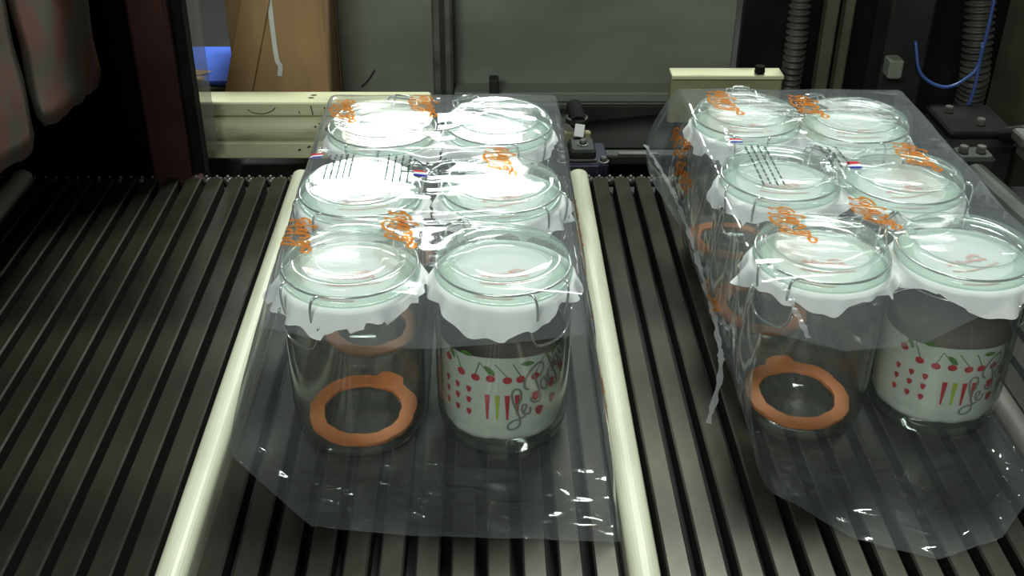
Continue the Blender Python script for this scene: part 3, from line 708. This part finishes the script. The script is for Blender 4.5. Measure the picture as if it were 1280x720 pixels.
def dress(F, parent, logos, flags, texts, seed):
    k = 5.9e-5
    for (a, y) in logos:
        mb = MB()
        for pts, wd in LOGO:
            ribbon(mb, pts, wd * 1.2, lambda px, py: F.at(a + (py - 340) * k, y + (px - 600) * k), per=4)
        mb.build('printed_logo', 'orange_ink', parent)
    for (a, y) in flags:
        mb = MB()
        for i in range(3):
            g = lambda p, q: F.at(a + p, y + q)
            for x0 in np.arange(-.0055, .0054, .00275):
                y0, y1 = -.006 + i * .004, -.0021 + i * .004
                mb.add([g(x0, y0), g(x0 + .00275, y0), g(x0 + .00275, y1), g(x0, y1)], [(0, 1, 2, 3)], i)
        mb.build('printed_flag', ['flag_blue', 'flag_white', 'flag_red'], parent)
    rng = random.Random(seed)
    for (a, y, rows, L, sp_) in texts:
        mb = MB()
        for r in range(rows):
            yy = y - L / 2 + rng.uniform(0, .004); 
            while yy < y + L / 2:
                l = rng.uniform(.0035, .010); l = min(l, y + L / 2 - yy)
                ribbon(mb, [(a + r * sp_, yy), (a + r * sp_, yy + l * .5), (a + r * sp_, yy + l)], .0018, lambda p, q: F.at(p, q), per=2); yy += l + .0022
        mb.build('small_print', 'grey_ink', parent)

fL = thing('film_wrap', 'clear printed plastic film sleeve around the six jars of the left pack', 'film', (-.05, .88, 0), 0, 'clear film sleeves around the jar packs')
FL_ = Film(-.203, -.157, .070, .0955, LP, [.664, .655, .652, .655, .660], .700, .60, [.60, .604, .608, .618, .700], 1.098, 11, .002, 1.0, [(-.10, .955, .05, .985, .0013, .0024), (-.09, .965, .06, 1.005, .0008, .0022), (-.08, .935, .02, .925, .0012, .0026), (-.07, .905, .0, .900, .0012, .0022), (-.075, .885, .0, .880, .0008, .002), (-.12, .825, -.03, .838, .0014, .003), (-.09, .812, .03, .812, .0009, .002), (-.085, .790, -.02, .805, .0013, .0024), (-.05, .795, .03, .775, .0010, .0022), (-.02, .775, .065, .765, .0010, .002), (-.13, .99, -.05, .955, .0013, .003), (-.02, 1.02, .06, .96, .0011, .003)])
o = FL_.build(fL); o.location = (.05, -.88, 0)
def dress_at(F, th, *a):
    before = set(th.children); dress(F, th, *a)
    for c in th.children:
        if c not in before: c.location = (-th.location[0], -th.location[1], 0)
tlL = -.157
dress_at(FL_, fL, [(-.137 - tlL, 1.018), (-.062 - tlL, 1.035), (.011 - tlL, .902), (-.146 - tlL, .768), (-.068 - tlL, .775), (FL_.W + .026, .790), (FL_.W + .075, .672), (-.075, .90), (FL_.W + .07, .93)],
         [(-.151 - tlL, .922), (-.057 - tlL, .878), (FL_.W + .062, .735)], [(-.138 - tlL, .893, 5, .055, .0052), (-.086 - tlL, .888, 4, .06, .0062)], 3)
fR = thing('film_wrap', 'clear printed plastic film sleeve around the six jars of the right pack', 'film', (.31, .9, 0), 0, 'clear film sleeves around the jar packs')
FR_ = Film(.212, .196, .425, .4235, RP, [.672, .660, .664, .684, .716], .655, .67, [.66, .60, .58, .60, .655], 1.112, 37, .007, 1.6, [(.23, .775, .42, .775, .0009, .0022), (.27, .80, .36, .79, .0012, .003), (.22, .962, .22, .93, .001, .003), (.28, .90, .35, .885, .0012, .0022), (.27, .91, .36, .90, .0008, .002), (.29, .95, .33, .93, .0012, .003), (.28, 1.05, .33, 1.02, .001, .003)])
o = FR_.build(fR); o.location = (-.31, -.9, 0)
tlR = .196
dress_at(FR_, fR, [(.232 - tlR, 1.037), (.312 - tlR, 1.030), (.379 - tlR, .910), (.238 - tlR, .782), (.310 - tlR, .803), (-.055, .98), (-.10, .83), (-.035, 1.02)],
         [(.227 - tlR, .949), (.319 - tlR, .891)], [(.232 - tlR, .893, 4, .085, .0058), (.300 - tlR, .912, 3, .05, .0075)], 5)
def seam(th, pts, wd, seed, name='seam'):
    Q = catmull(pts, 14); rng = np.random.RandomState(seed); V = []
    for i, q in enumerate(Q):
        t = i / len(Q); n = np.array((-.97, 0, .25)) if wd > 0 else np.array((1, 0, 0.)); w2 = abs(wd) * (.75 + .25 * math.sin(i * .9)) / 2
        j = rng.randn(3) * .0004
        V += [q + n * w2 + j, q - n * w2 + j]
    o = mesh_obj(name, V, [(2 * i, 2 * i + 1, 2 * i + 3, 2 * i + 2) for i in range(len(Q) - 1)], 'seam', th, True)
    o.location = (-th.location[0], -th.location[1], 0); o['label'] = 'heat-sealed seam strip of the film'
seam(fR, [(.168, 1.110, .089), (.178, 1.08, .080), (.1865, 1.03, .074), (.1915, .95, .070), (.1925, .86, .064), (.1925, .79, .057), (.188, .745, .048), (.173, .702, .030)], .0060, 2)
seam(fR, [(.2100, .722, .1610), (.2155, .699, .1550), (.2200, .682, .147), (.2265, .662, .136)], -.0055, 3)
seam(fR, [(.2215, .990, .1625), (.2220, .966, .1600), (.2222, .945, .154)], -.0045, 4)
